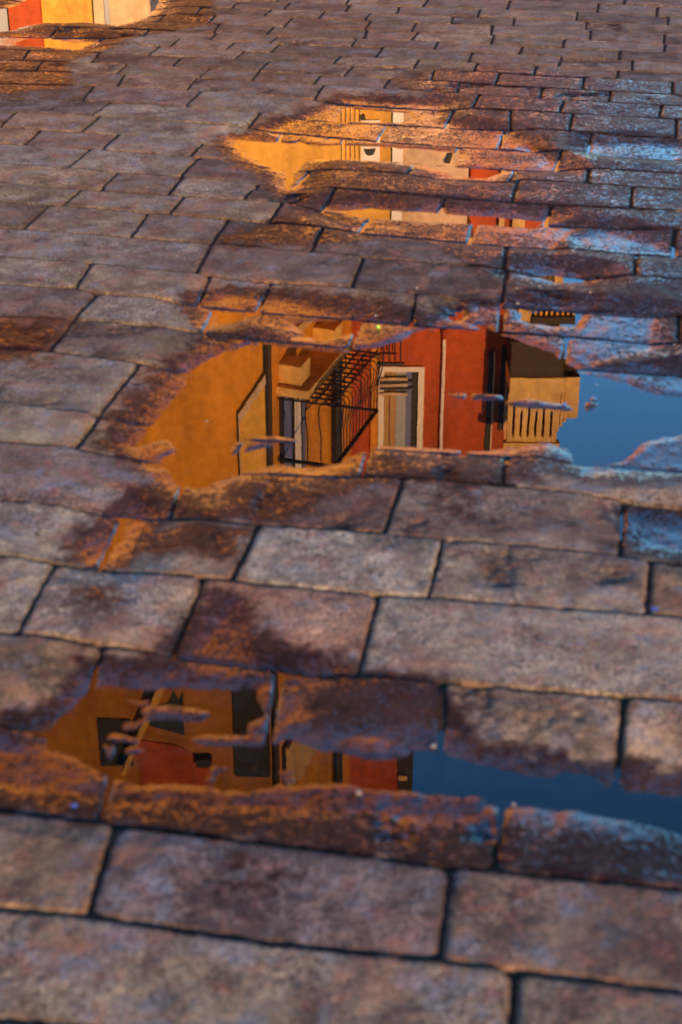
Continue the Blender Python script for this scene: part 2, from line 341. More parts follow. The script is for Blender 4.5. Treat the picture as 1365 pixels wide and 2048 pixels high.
def stone_mesh(idx, r, xf0, xf1, xn0, xn1):
    ln, lf = lines[r], lines[r + 1]
    # size on the ground
    cx0, cy0 = gnd(xn0, ly(ln, xn0)); cx1, cy1 = gnd(xn1, ly(ln, xn1)); fx0, fy0 = gnd(xf0, ly(lf, xf0))
    wid = math.hypot(cx1 - cx0, cy1 - cy0); dep = math.hypot(fx0 - cx0, fy0 - cy0)
    dist = (cy0 + fy0) / 2
    vis = (max(xn1, xf1) > -40 and min(xn0, xf0) < 1405 and ly(lf, xf0) < 2090 and ly(ln, xn1) > -20)
    step = (0.0016 + 0.0013 * dist) if vis else 0.03
    rs = np.random.RandomState(idx + 100)
    gap = rs.uniform(.0018, .0046) + .0001 * dist
    def axis(L, st):
        e = np.array([0, .0015, .004, .008, .013]); inner = np.linspace(.018, L - .018, max(3, int((L - .036) / st)))
        if not vis: e = np.array([0, .008])
        return np.concatenate([e, inner, (L - e)[::-1]]) / L
    u = axis(wid, step); v = axis(dep, step * 1.1)
    U, V = np.meshgrid(u, v)
    # inset for the joint
    gu, gv = gap / wid, gap / dep
    Ui = gu + U * (1 - 2 * gu); Vi = gv + V * (1 - 2 * gv)
    xn = xn0 + (xn1 - xn0) * Ui; xf = xf0 + (xf1 - xf0) * Ui
    ax, ay = gnd(xn, ly(ln, xn)); bx, by = gnd(xf, ly(lf, xf))
    X = ax + (bx - ax) * Vi; Y = ay + (by - ay) * Vi
    # uneven chipped edges
    du = np.minimum(U, 1 - U) * wid; dv = np.minimum(V, 1 - V) * dep
    eb = np.exp(-np.minimum(du, dv) / .012)
    X = X + eb * .0020 * fbm(X, Y, 50, 2, idx); Y = Y + eb * .0024 * fbm(X, Y, 46, 2, idx + 501)
    rc = rs.uniform(.004, .020) + .007 * fbm(X, Y, 15, 1, 5)
    d = rc - np.hypot(np.maximum(rc - du, 0), np.maximum(rc - dv, 0))
    d = d + .0024 * fbm(X, Y, 60, 2, 77)
    rr = rs.uniform(.003, .007)
    drop = np.where(d < rr, .0050 * np.clip(1 - d / rr, 0, 2.4) ** 2.0, 0)
    g = samp(G, X, Y, .020)
    off = rs.normal(0, .0008); tx, ty = rs.normal(0, .004), rs.normal(0, .005)
    if g.min() < -.003: off = -.0006; tx = ty = 0
    cxm, cym = X.mean(), Y.mean()
    belly = .0010 * (1 - (2 * U - 1) ** 2) * (1 - (2 * V - 1) ** 2)
    Z = g + off + tx * (X - cxm) + ty * (Y - cym) - drop + belly
    Z = Z + .0016 * fbm(X, Y, 9, 2, 3) + .0009 * fbm(X, Y, 42, 2, 9)
    f0 = sstep(.009, .001, g) * samp(W, X, Y, 0.)
    if vis: Z = Z + .0008 * (1 - .4 * f0) * fbm(X, Y, 85, 3, 23, .6)
    wet = samp(W, X, Y, 0.)
    film = sstep(.0105, -.0005, Z) * np.clip(wet * 1.5, 0, 1)
    n, m = U.shape
    verts = np.stack([X, Y, Z], -1)
    # skirt
    def ring(A):
        return np.concatenate([A[0, :], A[1:, -1], A[-1, -2::-1], A[-2:0:-1, 0]])
    R = ring(verts).copy(); ids = ring(np.arange(n * m).reshape(n, m))
    Rl = R.copy(); Rl[:, 2] -= .022
    allv = np.concatenate([verts.reshape(-1, 3), Rl])
    k = np.arange(n * m).reshape(n, m)
    f1 = np.stack([k[:-1, :-1], k[:-1, 1:], k[1:, 1:], k[1:, :-1]], -1).reshape(-1, 4)
    L = len(ids); j = np.arange(L); j2 = (j + 1) % L
    f2 = np.stack([n * m + j, n * m + j2, ids[j2], ids[j]], -1)
    f = np.concatenate([f1, f2])
    base = np.array(TINTS[rs.randint(len(TINTS))]) * rs.uniform(.29, .62) * np.array([1.03, .98, .92]) * rs.uniform(.96, 1.04, 3)
    if vis and r in (10,) and xn1 < 120: base = np.array((.085, .022, .016))
    mx_, my_ = (xn0 + xn1 + xf0 + xf1) / 4, (ly(ln, (xn0 + xn1) / 2) + ly(lf, (xf0 + xf1) / 2)) / 2
    for qx, qy, k in SLABS:
        if xn0 < qx < xf1 and ly(lf, qx) < qy < ly(ln, qx): base = np.array(TINTS[4]) * np.array(k) * (np.mean(k) / .52) ** .6
    edge = np.clip(1 - np.maximum(d, 0) / .011, 0, 1)
    wv = np.stack([np.concatenate([wet.ravel(), ring(wet)]), np.concatenate([film.ravel(), ring(film)]), np.concatenate([edge.ravel(), ring(edge) * 0 + 1])])
    base = base * np.array((1.09, 1.04, .78)) * .84
    tint = np.tile(base, (len(allv), 1))
    area = (max(xn1, xf1) - min(xn0, xf0)) * (ly(ln, (xn0 + xn1) / 2) - ly(lf, (xf0 + xf1) / 2)) if vis else 0
    return allv, f, wv, tint, vis, area

# ------------------------------------------------------------------ stone and ground materials
def stone_material():
    m, n, p = new_mat('worn_granite')
    N = n.nodes.new; L = n.links.new
    geo = N('ShaderNodeNewGeometry')
    wa = N('ShaderNodeAttribute'); wa.attribute_name = 'wet'
    ta = N('ShaderNodeAttribute'); ta.attribute_name = 'tint'
    def noise(sc, det=4, rough=.6, dist=0, vec=None):
        t = N('ShaderNodeTexNoise'); t.inputs['Scale'].default_value = sc; t.inputs['Detail'].default_value = det
        t.inputs['Roughness'].default_value = rough; t.inputs['Distortion'].default_value = dist
        L(vec or geo.outputs['Position'], t.inputs['Vector']); return t.outputs['Fac']
    def ramp(fac, pts):
        r = N('ShaderNodeValToRGB'); L(fac, r.inputs[0])
        e = r.color_ramp.elements
        while len(e) < len(pts): e.new(.5)
        for q, (pos, c) in zip(e, pts):
            q.position = pos; q.color = (c, c, c, 1) if not isinstance(c, tuple) else (*c, 1)
        return r.outputs[0]
    def mix(kind, fac, a, b):
        x = N('ShaderNodeMix'); x.data_type = 'RGBA'; x.blend_type = kind; x.clamp_result = False
        for s, val in ((0, fac), (6, a), (7, b)):
            if isinstance(val, (int, float)): x.inputs[s].default_value = val
            elif isinstance(val, tuple): x.inputs[s].default_value = (*val, 1)
            else: L(val, x.inputs[s])
        return x.outputs[2]
    def math_(op, a, b=None, c=None, clamp=False):
        x = N('ShaderNodeMath'); x.operation = op; x.use_clamp = clamp
        for i, val in enumerate((a, b, c)):
            if val is None: continue
            if isinstance(val, (int, float)): x.inputs[i].default_value = val
            else: L(val, x.inputs[i])
        return x.outputs[0]
    # colour: tint, mottling, crystals, stains
    c = ta.outputs['Color']
    c = mix('MULTIPLY', 1.0, c, ramp(noise(14, 5, .65), [(.32, .52), (.5, 1.0), (.68, 1.38)]))
    c = mix('MIX', ramp(noise(22, 3, .6, .4), [(.52, 0.), (.68, .6)]), c, (.13, .055, .040))      # rusty blush
    c = mix('MIX', ramp(noise(17, 3, .6, .2, None), [(.32, .6), (.48, 0.)]), c, (.085, .10, .115))      # cool grey mineral
    gs = ramp(noise(4.2, 2, .5), [(.36, .35), (.62, 1.0)])
    c = mix('MULTIPLY', gs, c, ramp(noise(170, 3, .7), [(.37, .2), (.48, 1.0), (.62, 1.75)]))
    c = mix('MULTIPLY', gs, c, ramp(noise(480, 2, .6), [(.36, .5), (.5, 1.0), (.62, 1.6)]))
    c = mix('MIX', ramp(noise(36, 4, .7, .3), [(.60, 0.), (.68, .8)]), c, (.025, .016, .014))
    c = mix('MIX', ramp(noise(5.5, 5, .7, .8), [(.55, 0.), (.66, .7)]), c, (.14, .075, .045))
    stain = ramp(math_('ADD', noise(8.5, 8, .74, .7), math_('MULTIPLY', math_('SUBTRACT', noise(2.2, 2, .5), .5), .35)), [(.51, 0.), (.60, .95)])
    wetraw = wa.outputs['Fac']
    wn = noise(26, 5, .65, .5)
    wetm = math_('ADD', wetraw, math_('MULTIPLY', math_('SUBTRACT', wn, .5), 1.5))
    mr = N('ShaderNodeMapRange'); mr.interpolation_type = 'SMOOTHSTEP'; L(wetm, mr.inputs[0])
    mr.inputs[1].default_value = .28; mr.inputs[2].default_value = .72
    wetf = math_('MULTIPLY', mr.outputs[0], 1.0)
    c = mix('MIX', math_('MULTIPLY', stain, math_('ADD', .46, math_('MULTIPLY', wetraw, .5))), c, (.020, .013, .014))
    ea = N('ShaderNodeAttribute'); ea.attribute_name = 'edge'
    ed = math_('MULTIPLY', ea.outputs['Fac'], ramp(noise(55, 4, .65), [(.30, .25), (.60, 1.0)]))
    c = mix('MIX', math_('MULTIPLY', ed, .88, clamp=True), c, (.016, .011, .009))
    dark = mix('MULTIPLY', 1.0, c, (.15, .112, .132))
    c = mix('MIX', wetf, c, dark)
    L(c, p.inputs['Base Color'])
    # gloss: dry stone is dull, damp stone shines a little, hollows between the grains hold a mirror film
    fa = N('ShaderNodeAttribute'); fa.attribute_name = 'film'
    fn = math_('ADD', math_('MULTIPLY', noise(62, 3, .62, .6), .4), math_('MULTIPLY', noise(165, 2, .7, .3), .6))
    fm = math_('ADD', math_('ADD', math_('MULTIPLY', fa.outputs['Fac'], .74), math_('MULTIPLY', wetraw, math_('MULTIPLY_ADD', math_('SUBTRACT', noise(8.0, 3, .6, .5), .5), 1.7, .20))), math_('MULTIPLY', math_('SUBTRACT', fn, .5), 5.6))
    mf = N('ShaderNodeMapRange'); mf.interpolation_type = 'SMOOTHSTEP'; L(fm, mf.inputs[0])
    mf.inputs[1].default_value = .54; mf.inputs[2].default_value = .66
    filmf = math_('MULTIPLY', mf.outputs[0], wetf)
    rg = mix('MIX', wetf, (.72, .72, .72), ramp(noise(60, 4, .6, .3), [(.38, .38), (.66, .60)]))
    rg = mix('MIX', filmf, rg, (.075, .075, .075))
    L(rg, p.inputs['Roughness'])
    p.inputs['IOR'].default_value = 1.40
    L(math_('ADD', .07, math_('MULTIPLY', filmf, .55)), p.inputs['Specular IOR Level'])
    b1 = N('ShaderNodeBump'); b1.inputs['Strength'].default_value = 1.0; b1.inputs['Distance'].default_value = .0024
    h = math_('ADD', math_('MULTIPLY', noise(75, 5, .7), 1.0), math_('MULTIPLY', noise(330, 3, .65), .4))
    L(h, b1.inputs['Height'])
    L(math_('SUBTRACT', 1.0, math_('MULTIPLY', filmf, .72)), b1.inputs['Strength'])
    L(b1.outputs[0], p.inputs['Normal'])
    return m
M_STONE = stone_material()

def dirt_material():
    m, n, p = new_mat('joint_dirt')
    t = n.nodes.new('ShaderNodeTexNoise'); t.inputs['Scale'].default_value = 60; t.inputs['Detail'].default_value = 5
    g = n.nodes.new('ShaderNodeNewGeometry'); n.links.new(g.outputs['Position'], t.inputs['Vector'])
    r = n.nodes.new('ShaderNodeValToRGB'); n.links.new(t.outputs['Fac'], r.inputs[0])
    r.color_ramp.elements[0].color = (.007, .005, .004, 1); r.color_ramp.elements[1].color = (.035, .022, .014, 1)
    n.links.new(r.outputs[0], p.inputs['Base Color']); p.inputs['Roughness'].default_value = .8; p.inputs['Specular IOR Level'].default_value = .08
    b = n.nodes.new('ShaderNodeBump'); b.inputs['Distance'].default_value = .004; n.links.new(t.outputs['Fac'], b.inputs['Height'])
    n.links.new(b.outputs[0], p.inputs['Normal'])
    return m
M_DIRT = dirt_material()

# pavement bed
bx = np.arange(-3.9, 4.1, .02); by = np.arange(.5, 11.0, .02)
X, Y = np.meshgrid(bx, by)
Z = samp(G, X, Y, .020) - .0085 + .0025 * fbm(X, Y, 30, 2, 41)
k = np.arange(X.size).reshape(X.shape)
bed = np_mesh('pavement', np.stack([X, Y, Z], -1).reshape(-1, 3),
              np.stack([k[:-1, :-1], k[:-1, 1:], k[1:, 1:], k[1:, :-1]], -1).reshape(-1, 4), M_DIRT)
tag(bed, 'worn granite block paving laid in courses, damp and puddled', None, None, 'structure')

built = []
for i, s in enumerate(stones):
    built.append((s, stone_mesh(i, *s)))
order = sorted(range(len(built)), key=lambda i: -built[i][1][5])
big = set(order[:100])
rest = []
for i, (s, (vv, ff, wv, tint, vis, area)) in enumerate(built):
    if i in big and area > 0:
        c = vv.mean(0)
        o = np_mesh('paving_stone', vv - c, ff, M_STONE, bed, {'wet': wv[0], 'film': wv[1], 'edge': wv[2], 'tint': tint}); o.location = c
    else:
        rest.append((vv, ff, wv, tint))
off = 0; VV, FF, WV, TT = [], [], [], []
for vv, ff, wv, tint in rest:
    VV.append(vv); FF.append(ff + off); WV.append(wv); TT.append(tint); off += len(vv)
o = np_mesh('paving_stones', np.concatenate(VV), np.concatenate(FF), M_STONE, bed, {'wet': np.concatenate(WV, 1)[0], 'film': np.concatenate(WV, 1)[1], 'edge': np.concatenate(WV, 1)[2], 'tint': np.concatenate(TT)})
o['kind'] = 'stuff'

# ------------------------------------------------------------------ puddles
def water_material():
    m = bpy.data.materials.new('puddle_water'); m.use_nodes = True
    n = m.node_tree; n.nodes.clear(); N = n.nodes.new; L = n.links.new
    out = N('ShaderNodeOutputMaterial'); mx = N('ShaderNodeMixShader'); fr = N('ShaderNodeFresnel'); fr.inputs[0].default_value = 1.36
    tr = N('ShaderNodeBsdfTransparent'); tr.inputs[0].default_value = (.50, .40, .32, 1)
    gl = N('ShaderNodeBsdfAnisotropic'); gl.inputs['Roughness'].default_value = 0.0; gl.inputs['Color'].default_value = (1, 1, 1, 1)
    t = N('ShaderNodeTexNoise'); t.inputs['Scale'].default_value = 9; t.inputs['Detail'].default_value = 3
    g = N('ShaderNodeNewGeometry'); L(g.outputs['Position'], t.inputs['Vector'])
    b = N('ShaderNodeBump'); b.inputs['Strength'].default_value = 1; b.inputs['Distance'].default_value = .00004
    L(t.outputs['Fac'], b.inputs['Height']); L(b.outputs[0], gl.inputs['Normal']); L(b.outputs[0], fr.inputs['Normal'])
    L(fr.outputs[0], mx.inputs[0]); L(tr.outputs[0], mx.inputs[1]); L(gl.outputs[0], mx.inputs[2]); L(mx.outputs[0], out.inputs[0])
    return m
M_WATER = water_material()
cell = 4
PL = {'middle': 'large puddle across the middle of the paving mirroring orange facades and balconies',
      'upper': 'chain of shallow bright orange puddles in the upper middle of the paving',
      'far': 'bright golden puddle in the far left corner of the paving',
      'right': 'small blue puddles between stones at the right edge',
      'low': 'dark puddle low across the paving with a deep blue right end',
      'edge': 'thin water lying in joints and hollows of the nearer stones'}
for pi, nm in enumerate(POOLNAMES):
    vid = {}; V = []; Fc = []
    for j in range(0, NY - cell - 1, cell):
        for i in range(0, NX - cell - 1, cell):
            blk = G[j:j + cell + 1, i:i + cell + 1]
            if blk.min() < .0145 and OWN[j + 2, i + 2] == pi and OWND[j + 2, i + 2] < .42:
                q = []
                for a, b in ((i, j), (i + cell, j), (i + cell, j + cell), (i, j + cell)):
                    if (a, b) not in vid:
                        vid[(a, b)] = len(V); V.append((gxs[a], gys[b], 0.0))
                    q.append(vid[(a, b)])
                Fc.append(q)
    if Fc:
        o = np_mesh('puddle', np.array(V), np.array(Fc), M_WATER)
        tag(o, PL[nm], None, None, 'structure')

# ------------------------------------------------------------------ plain mesh builder for the buildings
class MB:
    def __init__(s): s.bm = bmesh.new()
    def box(s, x0, x1, y0, y1, z0, z1):
        v = [s.bm.verts.new(c) for c in ((x0,y0,z0),(x1,y0,z0),(x1,y1,z0),(x0,y1,z0),(x0,y0,z1),(x1,y0,z1),(x1,y1,z1),(x0,y1,z1))]
        for f in ((0,3,2,1),(4,5,6,7),(0,1,5,4),(1,2,6,5),(2,3,7,6),(3,0,4,7)): s.bm.faces.new([v[i] for i in f])
        return s
    def prism(s, pts, y0, y1):
        """outline in x,z given thickness from y0 to y1"""
        a = [s.bm.verts.new((x, y0, z)) for x, z in pts]; b = [s.bm.verts.new((x, y1, z)) for x, z in pts]
        s.bm.faces.new(a); s.bm.faces.new(b[::-1]); n = len(pts)
        for i in range(n): s.bm.faces.new((a[i], b[i], b[(i + 1) % n], a[(i + 1) % n]))
        return s
    def tube(s, pts, r, seg=8):
        rings = []
        P = [Vector(p) for p in pts]
        for i, p in enumerate(P):
            d = (P[min(i + 1, len(P) - 1)] - P[max(i - 1, 0)]).normalized()
            up = Vector((0, 0, 1)) if abs(d.z) < .9 else Vector((1, 0, 0))
            a = d.cross(up).normalized(); b = d.cross(a)
            rr = r[i] if isinstance(r, (list, tuple)) else r
            rings.append([s.bm.verts.new(p + (a * math.cos(q) + b * math.sin(q)) * rr) for q in [2 * math.pi * k / seg for k in range(seg)]])
        for r0, r1 in zip(rings[:-1], rings[1:]):
            for k in range(seg): s.bm.faces.new((r0[k], r0[(k + 1) % seg], r1[(k + 1) % seg], r1[k]))
        s.bm.faces.new(rings[0][::-1]); s.bm.faces.new(rings[-1]); return s
    def build(s, name, mat, parent=None, bevel=0):
        bmesh.ops.recalc_face_normals(s.bm, faces=s.bm.faces)
        me = bpy.data.meshes.new(name); s.bm.to_mesh(me); s.bm.free(); me.materials.append(mat)
        o = bpy.data.objects.new(name, me); COL.objects.link(o)
        if parent: o.parent = parent
        if bevel:
            b = o.modifiers.new('bevel', 'BEVEL'); b.width = bevel; b.segments = 2
        return o
def empty(name, loc, rz=0, parent=None):
    o = bpy.data.objects.new(name, None); COL.objects.link(o); o.location = loc; o.rotation_euler = (0, 0, rz)
    if parent: o.parent = parent
    return o
def plaster(name, col, var=.38, rough=.85, sc=1.2, streak=True):
    m, n, p = new_mat(name); N = n.nodes.new; L = n.links.new
    g = N('ShaderNodeNewGeometry'); mp = N('ShaderNodeMapping'); mp.inputs['Scale'].default_value = (1.5, 1.5, .35 if streak else 1.5)
    L(g.outputs['Position'], mp.inputs[0])
    t = N('ShaderNodeTexNoise'); t.inputs['Scale'].default_value = sc; t.inputs['Detail'].default_value = 6; t.inputs['Roughness'].default_value = .65
    L(mp.outputs[0], t.inputs['Vector'])
    t3 = N('ShaderNodeTexNoise'); t3.inputs['Scale'].default_value = sc * 5; t3.inputs['Detail'].default_value = 8; t3.inputs['Roughness'].default_value = .7; L(g.outputs['Position'], t3.inputs['Vector'])
    ad = N('ShaderNodeMath'); ad.operation = 'MULTIPLY_ADD'; ad.inputs[1].default_value = .7; L(t3.outputs['Fac'], ad.inputs[0])
    sb_ = N('ShaderNodeMath'); sb_.operation = 'SUBTRACT'; sb_.inputs[1].default_value = .35; L(t.outputs['Fac'], sb_.inputs[0]); L(sb_.outputs[0], ad.inputs[2])
    r = N('ShaderNodeValToRGB'); L(ad.outputs[0], r.inputs[0])
    a, b = r.color_ramp.elements; a.position = .3; b.position = .7
    a.color = (*[c * (1 - var) for c in col], 1); b.color = (*[min(.85, c * (1 + var * .6)) for c in col], 1)
    L(r.outputs[0], p.inputs['Base Color']); p.inputs['Roughness'].default_value = rough
    t2 = N('ShaderNodeTexNoise'); t2.inputs['Scale'].default_value = 25; t2.inputs['Detail'].default_value = 4
    L(g.outputs['Position'], t2.inputs['Vector'])
    bp = N('ShaderNodeBump'); bp.inputs['Distance'].default_value = .01; bp.inputs['Strength'].default_value = .5
    L(t2.outputs['Fac'], bp.inputs['Height']); L(bp.outputs[0], p.inputs['Normal'])
    return m
M_OCHRE = plaster('ochre_plaster', (.66, .25, .012))
M_YELLOW = plaster('yellow_plaster', (.70, .36, .05))
M_CREAM = plaster('cream_plaster', (.60, .40, .24))
M_RED = plaster('red_plaster', (.44, .070, .008))
M_STUC = plaster('stone_trim', (.74, .42, .13))
M_WHITE = plaster('white_trim', (.78, .68, .58), .1)
M_IRON = plaster('black_iron', (.012, .011, .011), .2, .5)
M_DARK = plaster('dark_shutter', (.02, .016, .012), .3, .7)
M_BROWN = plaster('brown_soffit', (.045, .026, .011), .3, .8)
M_BLUE = plaster('blue_curtain', (.14, .16, .32), .1, .8)
M_AMBER = plaster('amber_curtain', (.42, .24, .09), .3, .8)
M_GREY = plaster('grey_curtain', (.34, .36, .38), .1, .8)
M_ROOF = plaster('roof_tile', (.30, .12, .06), .3, .8)

def wx(px, py, Y): return mir(px, py, Y)[0]
def wz(py, Y): return mir(0, py, Y)[1]

def add_window(b, parent, x0, x1, z0, z1, y, sections, trim=M_WHITE, t=.09):
    """frame, curtained panes and glazing bars on a wall whose face is at y (facing the camera)"""
    f = MB(); f.box(x0 - t, x0, y - .05, y + .02, z0 - t, z1 + t); f.box(x1, x1 + t, y - .05, y + .02, z0 - t, z1 + t)
    f.box(x0, x1, y - .05, y + .02, z0 - t, z0); f.box(x0, x1, y - .05, y + .02, z1, z1 + t)
    w_ = f.build('window', trim, parent)
    n = sum(s[0] for s in sections); xa = x0
    for wd, mt in sections:
        xb = xa + (x1 - x0) * wd / n
        MB().box(xa + .002, xb - .002, y - .012, y + .02, z0, z1).build('pane', mt, w_)
        xa = xb
    return w_

# ---- ochre building on the left: a broad front and a facade turning away towards the red house
YL = 24.0
xc = wx(545, 800, YL)
L_TOP = 20.5
lb = empty('ochre_building', (xc, YL, 0))
tag(lb, 'ochre plastered corner building with iron balcony, mirrored in the left of the puddles', 'building')
def X_(px, py, Y=YL): return wx(px, py, Y) - xc
MB().box(-14, 0, 0, 6, 6.6, 13.2).build('upper_wall', M_OCHRE, lb)
MB().box(-14, -.002, .002, 6, 13.2, L_TOP).build('top_storey_wall', plaster('dark_ochre', (.38, .135, .010)), lb)  # top storey in a darker ochre than the wall below
MB().box(-14, 0, .03, 6, 0, 6.4).build('lower_wall', M_YELLOW, lb)
MB().box(-14, .02, -.10, 6, 6.4, 6.6).build('string_course', M_WHITE, lb)
MB().box(-14.2, .35, -.55, 6, L_TOP, L_TOP + .25).build('cornice', M_STUC, lb)
# far left ground floor: red shopfront, grey pier, cream bay
MB().box(X_(22, 40), X_(85, 40), -.12, .03, 0, 6.1).build('shopfront', M_RED, lb)
MB().box(X_(-80, 40), X_(18, 40), -.10, .03, 0, 6.1).build('shutter', M_GREY, lb)
MB().box(X_(190, 30), X_(330, 30), -.06, .03, 0, 6.1).build('bay_wall', M_CREAM, lb)
MB().box(X_(212, 30), X_(222, 30), -.09, -.06, 0, 5.2).build('pier', M_GREY, lb)
# framed panel with a raking top, its yellow stands in for a sunlit patch
zt = wz(1010, YL)
pts = [(X_(480, 820), wz(822, YL)), (X_(533, 740), wz(742, YL)), (X_(533, 740), zt), (X_(480, 820), zt)]
MB().prism(pts, -.05, 0).build('sunlit_panel', M_YELLOW, lb)
(ax_, az_), (bx_, bz_) = pts[0], pts[1]
fr = MB(); fr.prism([(ax_, az_), (bx_, bz_), (bx_, bz_ + .17), (ax_, az_ + .17)], -.09, -.05)
fr.box(ax_ - .02, ax_, -.09, 0, az_, zt); fr.box(bx_, bx_ + .02, -.09, 0, bz_ + .05, zt); fr.build('panel_frame', M_CREAM, lb)
MB().tube([(-.05, -.08, .2), (-.05, -.08, L_TOP)], .05).build('drainpipe', M_BROWN, lb)
# upper storey of the front
z0, z1 = wz(1350, YL), wz(1550, YL)
wd = MB().box(X_(468, 1450), X_(540, 1450), -.06, 0, z0 - .6, z1).build('balcony_door', M_DARK, lb)
sd = MB()
for q in range(5): sd.box(X_(478 + q * 14, 1450), X_(480 + q * 14, 1450), -.075, -.06, z0 - .6, z1 - .1)
sd.build('shutter_bar', M_BROWN, wd)
MB().prism([(X_(246, 1530), wz(1530, YL)), (X_(256, 1535), wz(1530, YL)), (X_(338, 1370), wz(1350, YL)), (X_(322, 1370), wz(1350, YL))], -.30, 0).build('stair_beam', M_YELLOW, lb)
MB().box(X_(196, 1450), X_(262, 1450), -.03, 0, wz(1436, YL), wz(1530, YL)).build('window', M_DARK, lb)
MB().prism([(X_(300, 1440), wz(1432, YL)), (X_(300, 1440), wz(1450, YL)), (X_(368, 1440), wz(1470, YL)), (X_(369, 1440), wz(1384, YL)), (X_(360, 1440), wz(1400, YL)), (X_(352, 1440), wz(1382, YL)), (X_(340, 1440), wz(1404, YL)), (X_(322, 1440), wz(1408, YL))], -.02, 0).build('wall_shadow', M_DARK, lb)  # dark plate in the outline of a spiky shadow on the wall
MB().prism([(X_(277, 1500), wz(1478, YL)), (X_(360, 1500), wz(1490, YL)), (X_(420, 1500), wz(1530, YL)), (X_(420, 1500), wz(1570, YL)), (X_(277, 1500), wz(1570, YL))], -.025, 0).build('repair_patch', M_RED, lb)
MB().box(X_(393, 1500), X_(424, 1500), -.16, 0, wz(1508, YL), wz(1526, YL)).build('bracket', M_DARK, lb)

# turning facade, local x along the facade away from the camera, local -y outwards
ang = math.atan2(1.9, .62)
tf = empty('side_wing', (.0, .0, 0), ang, lb)
LEN = 4.4
MB().box(0.0, LEN, .02, 3.2, 6.6, L_TOP).build('side_wall', M_OCHRE, tf)
MB().box(0.0, LEN, .05, 3.2, 0, 6.4).build('side_wall_low', M_YELLOW, tf)
zf = wz(790, YL + .4)
# long door behind the balcony with curtains
d = MB().box(.35, 1.45, -.03, .02, zf + .02, zf + 2.6).build('balcony_door', M_DARK, tf)
MB().box(.45, .75, -.05, -.03, zf + .05, zf + 2.5).build('curtain', M_BLUE, d)
MB().box(.95, 1.2, -.05, -.03, zf + .05, zf + 2.5).build('curtain', M_WHITE, d)
MB().box(1.32, 1.42, -.05, -.03, zf + .05, zf + 2.5).build('curtain', M_BLUE, d)
b0, b1, bw = .25, 2.6, .95
bl = MB()
bl.box(b0, b1, -.52, .02, zf - .20, zf - .06)
bal = bl.build('balcony', M_STUC, tf)
MB().box(b0 + .12, b0 + .55, -.36, .02, zf - .55, zf - .205).build('corbel', M_STUC, bal)
MB().box(b1 - .55, b1 - .12, -.36, .02, zf - .55, zf - .205).build('corbel', M_STUC, bal)
gr = MB()
for q in range(7): gr.box(b0, b1, -bw + q * .15, -bw + q * .15 + .022, zf - .05, zf - .02)
for q in range(13): gr.box(b0 + q * .193, b0 + q * .193 + .025, -bw, .0, zf - .02, zf + .005)
gr.build('balcony_grille', M_IRON, bal)
rl = MB()
def bar(x, y, ox, oy):
    rl.tube([(x - ox * .12, y - oy * .12, zf), (x + ox * .05, y + oy * .05, zf + .02), (x + ox * .10, y + oy * .10, zf + .10), (x + ox * .08, y + oy * .08, zf + .3), (x, y, zf + .6), (x, y, zf + 1.05)], .010, 6)
for q in range(15): bar(b0 + q * (b1 - b0) / 14, -bw, 0, -1)
for q in range(4): bar(b0, -bw + q * bw / 4.2, -1, 0)
for q in range(3): bar(b1, -bw + q * bw / 3.2, 1, 0)
rl.box(b0 - .02, b1 + .02, -bw - .03, -bw + .03, zf + 1.05, zf + 1.09); rl.box(b0 - .03, b0 + .03, -bw, 0, zf + 1.05, zf + 1.09); rl.box(b1 - .03, b1 + .03, -bw, 0, zf + 1.05, zf + 1.09)
rl.build('railing', M_IRON, bal)
# soffit mouldings below, shutters above
zs = wz(660, YL + 1)
MB().box(.1, LEN - .2, -.25, .02, zs - .25, zs - .1).build('string_course', M_STUC, tf)
MB().box(.1, LEN - .2, -.12, .02, zs - .55, zs - .25).build('frieze', M_STUC, tf)
z0, z1 = wz(1440, YL + 1), wz(1548, YL + 1)
sh = MB().box(.15, 3.4, -.04, .02, z0, z1).build('window', M_DARK, tf)
for q in range(5): MB().box(.22 + q * .5, .60 + q * .5, -.09, -.04, z0 + .05, z1 - .08).build('shutter', M_STUC, sh)
MB().tube([(3.0, -.1, 6), (3.0, -.1, 20)], .09).build('drainpipe', M_DARK, tf)

# ---- red house closing the view
YR = 28.0
xr0, xr1 = wx(690, 800, YR), wx(1012, 800, YR)
rb = empty('red_building', ((xr0 + xr1) / 2, YR, 0))
tag(rb, 'red plastered building with white framed window and stone balcony at its right corner', 'building')
xm = (xr0 + xr1) / 2
def RX(px, py=800, Y=YR): return wx(px, py, Y) - xm
R_TOP = wz(1180, YR)
MB().box(xr0 - xm - 1.0, xr1 - xm, 0, 6, 0, R_TOP).build('wall', M_RED, rb)
MB().box(RX(690, 1550) - 1.5, RX(795, 1550), .0, 5, R_TOP + .002, 22).build('attic_wall', M_RED, rb)
ab = MB().box(RX(796, 1550), RX(826, 1550), .1, 5, R_TOP + .002, 22).build('attic_bay', M_BROWN, rb)
MB().box(RX(797, 1550), RX(815, 1550), .02, .1, wz(1552, YR), wz(1562, YR)).build('sill', M_STUC, ab)
MB().box(RX(1020) - 2.9, RX(1030), -.25, 6, R_TOP - .25, R_TOP).build('cornice', M_STUC, rb)
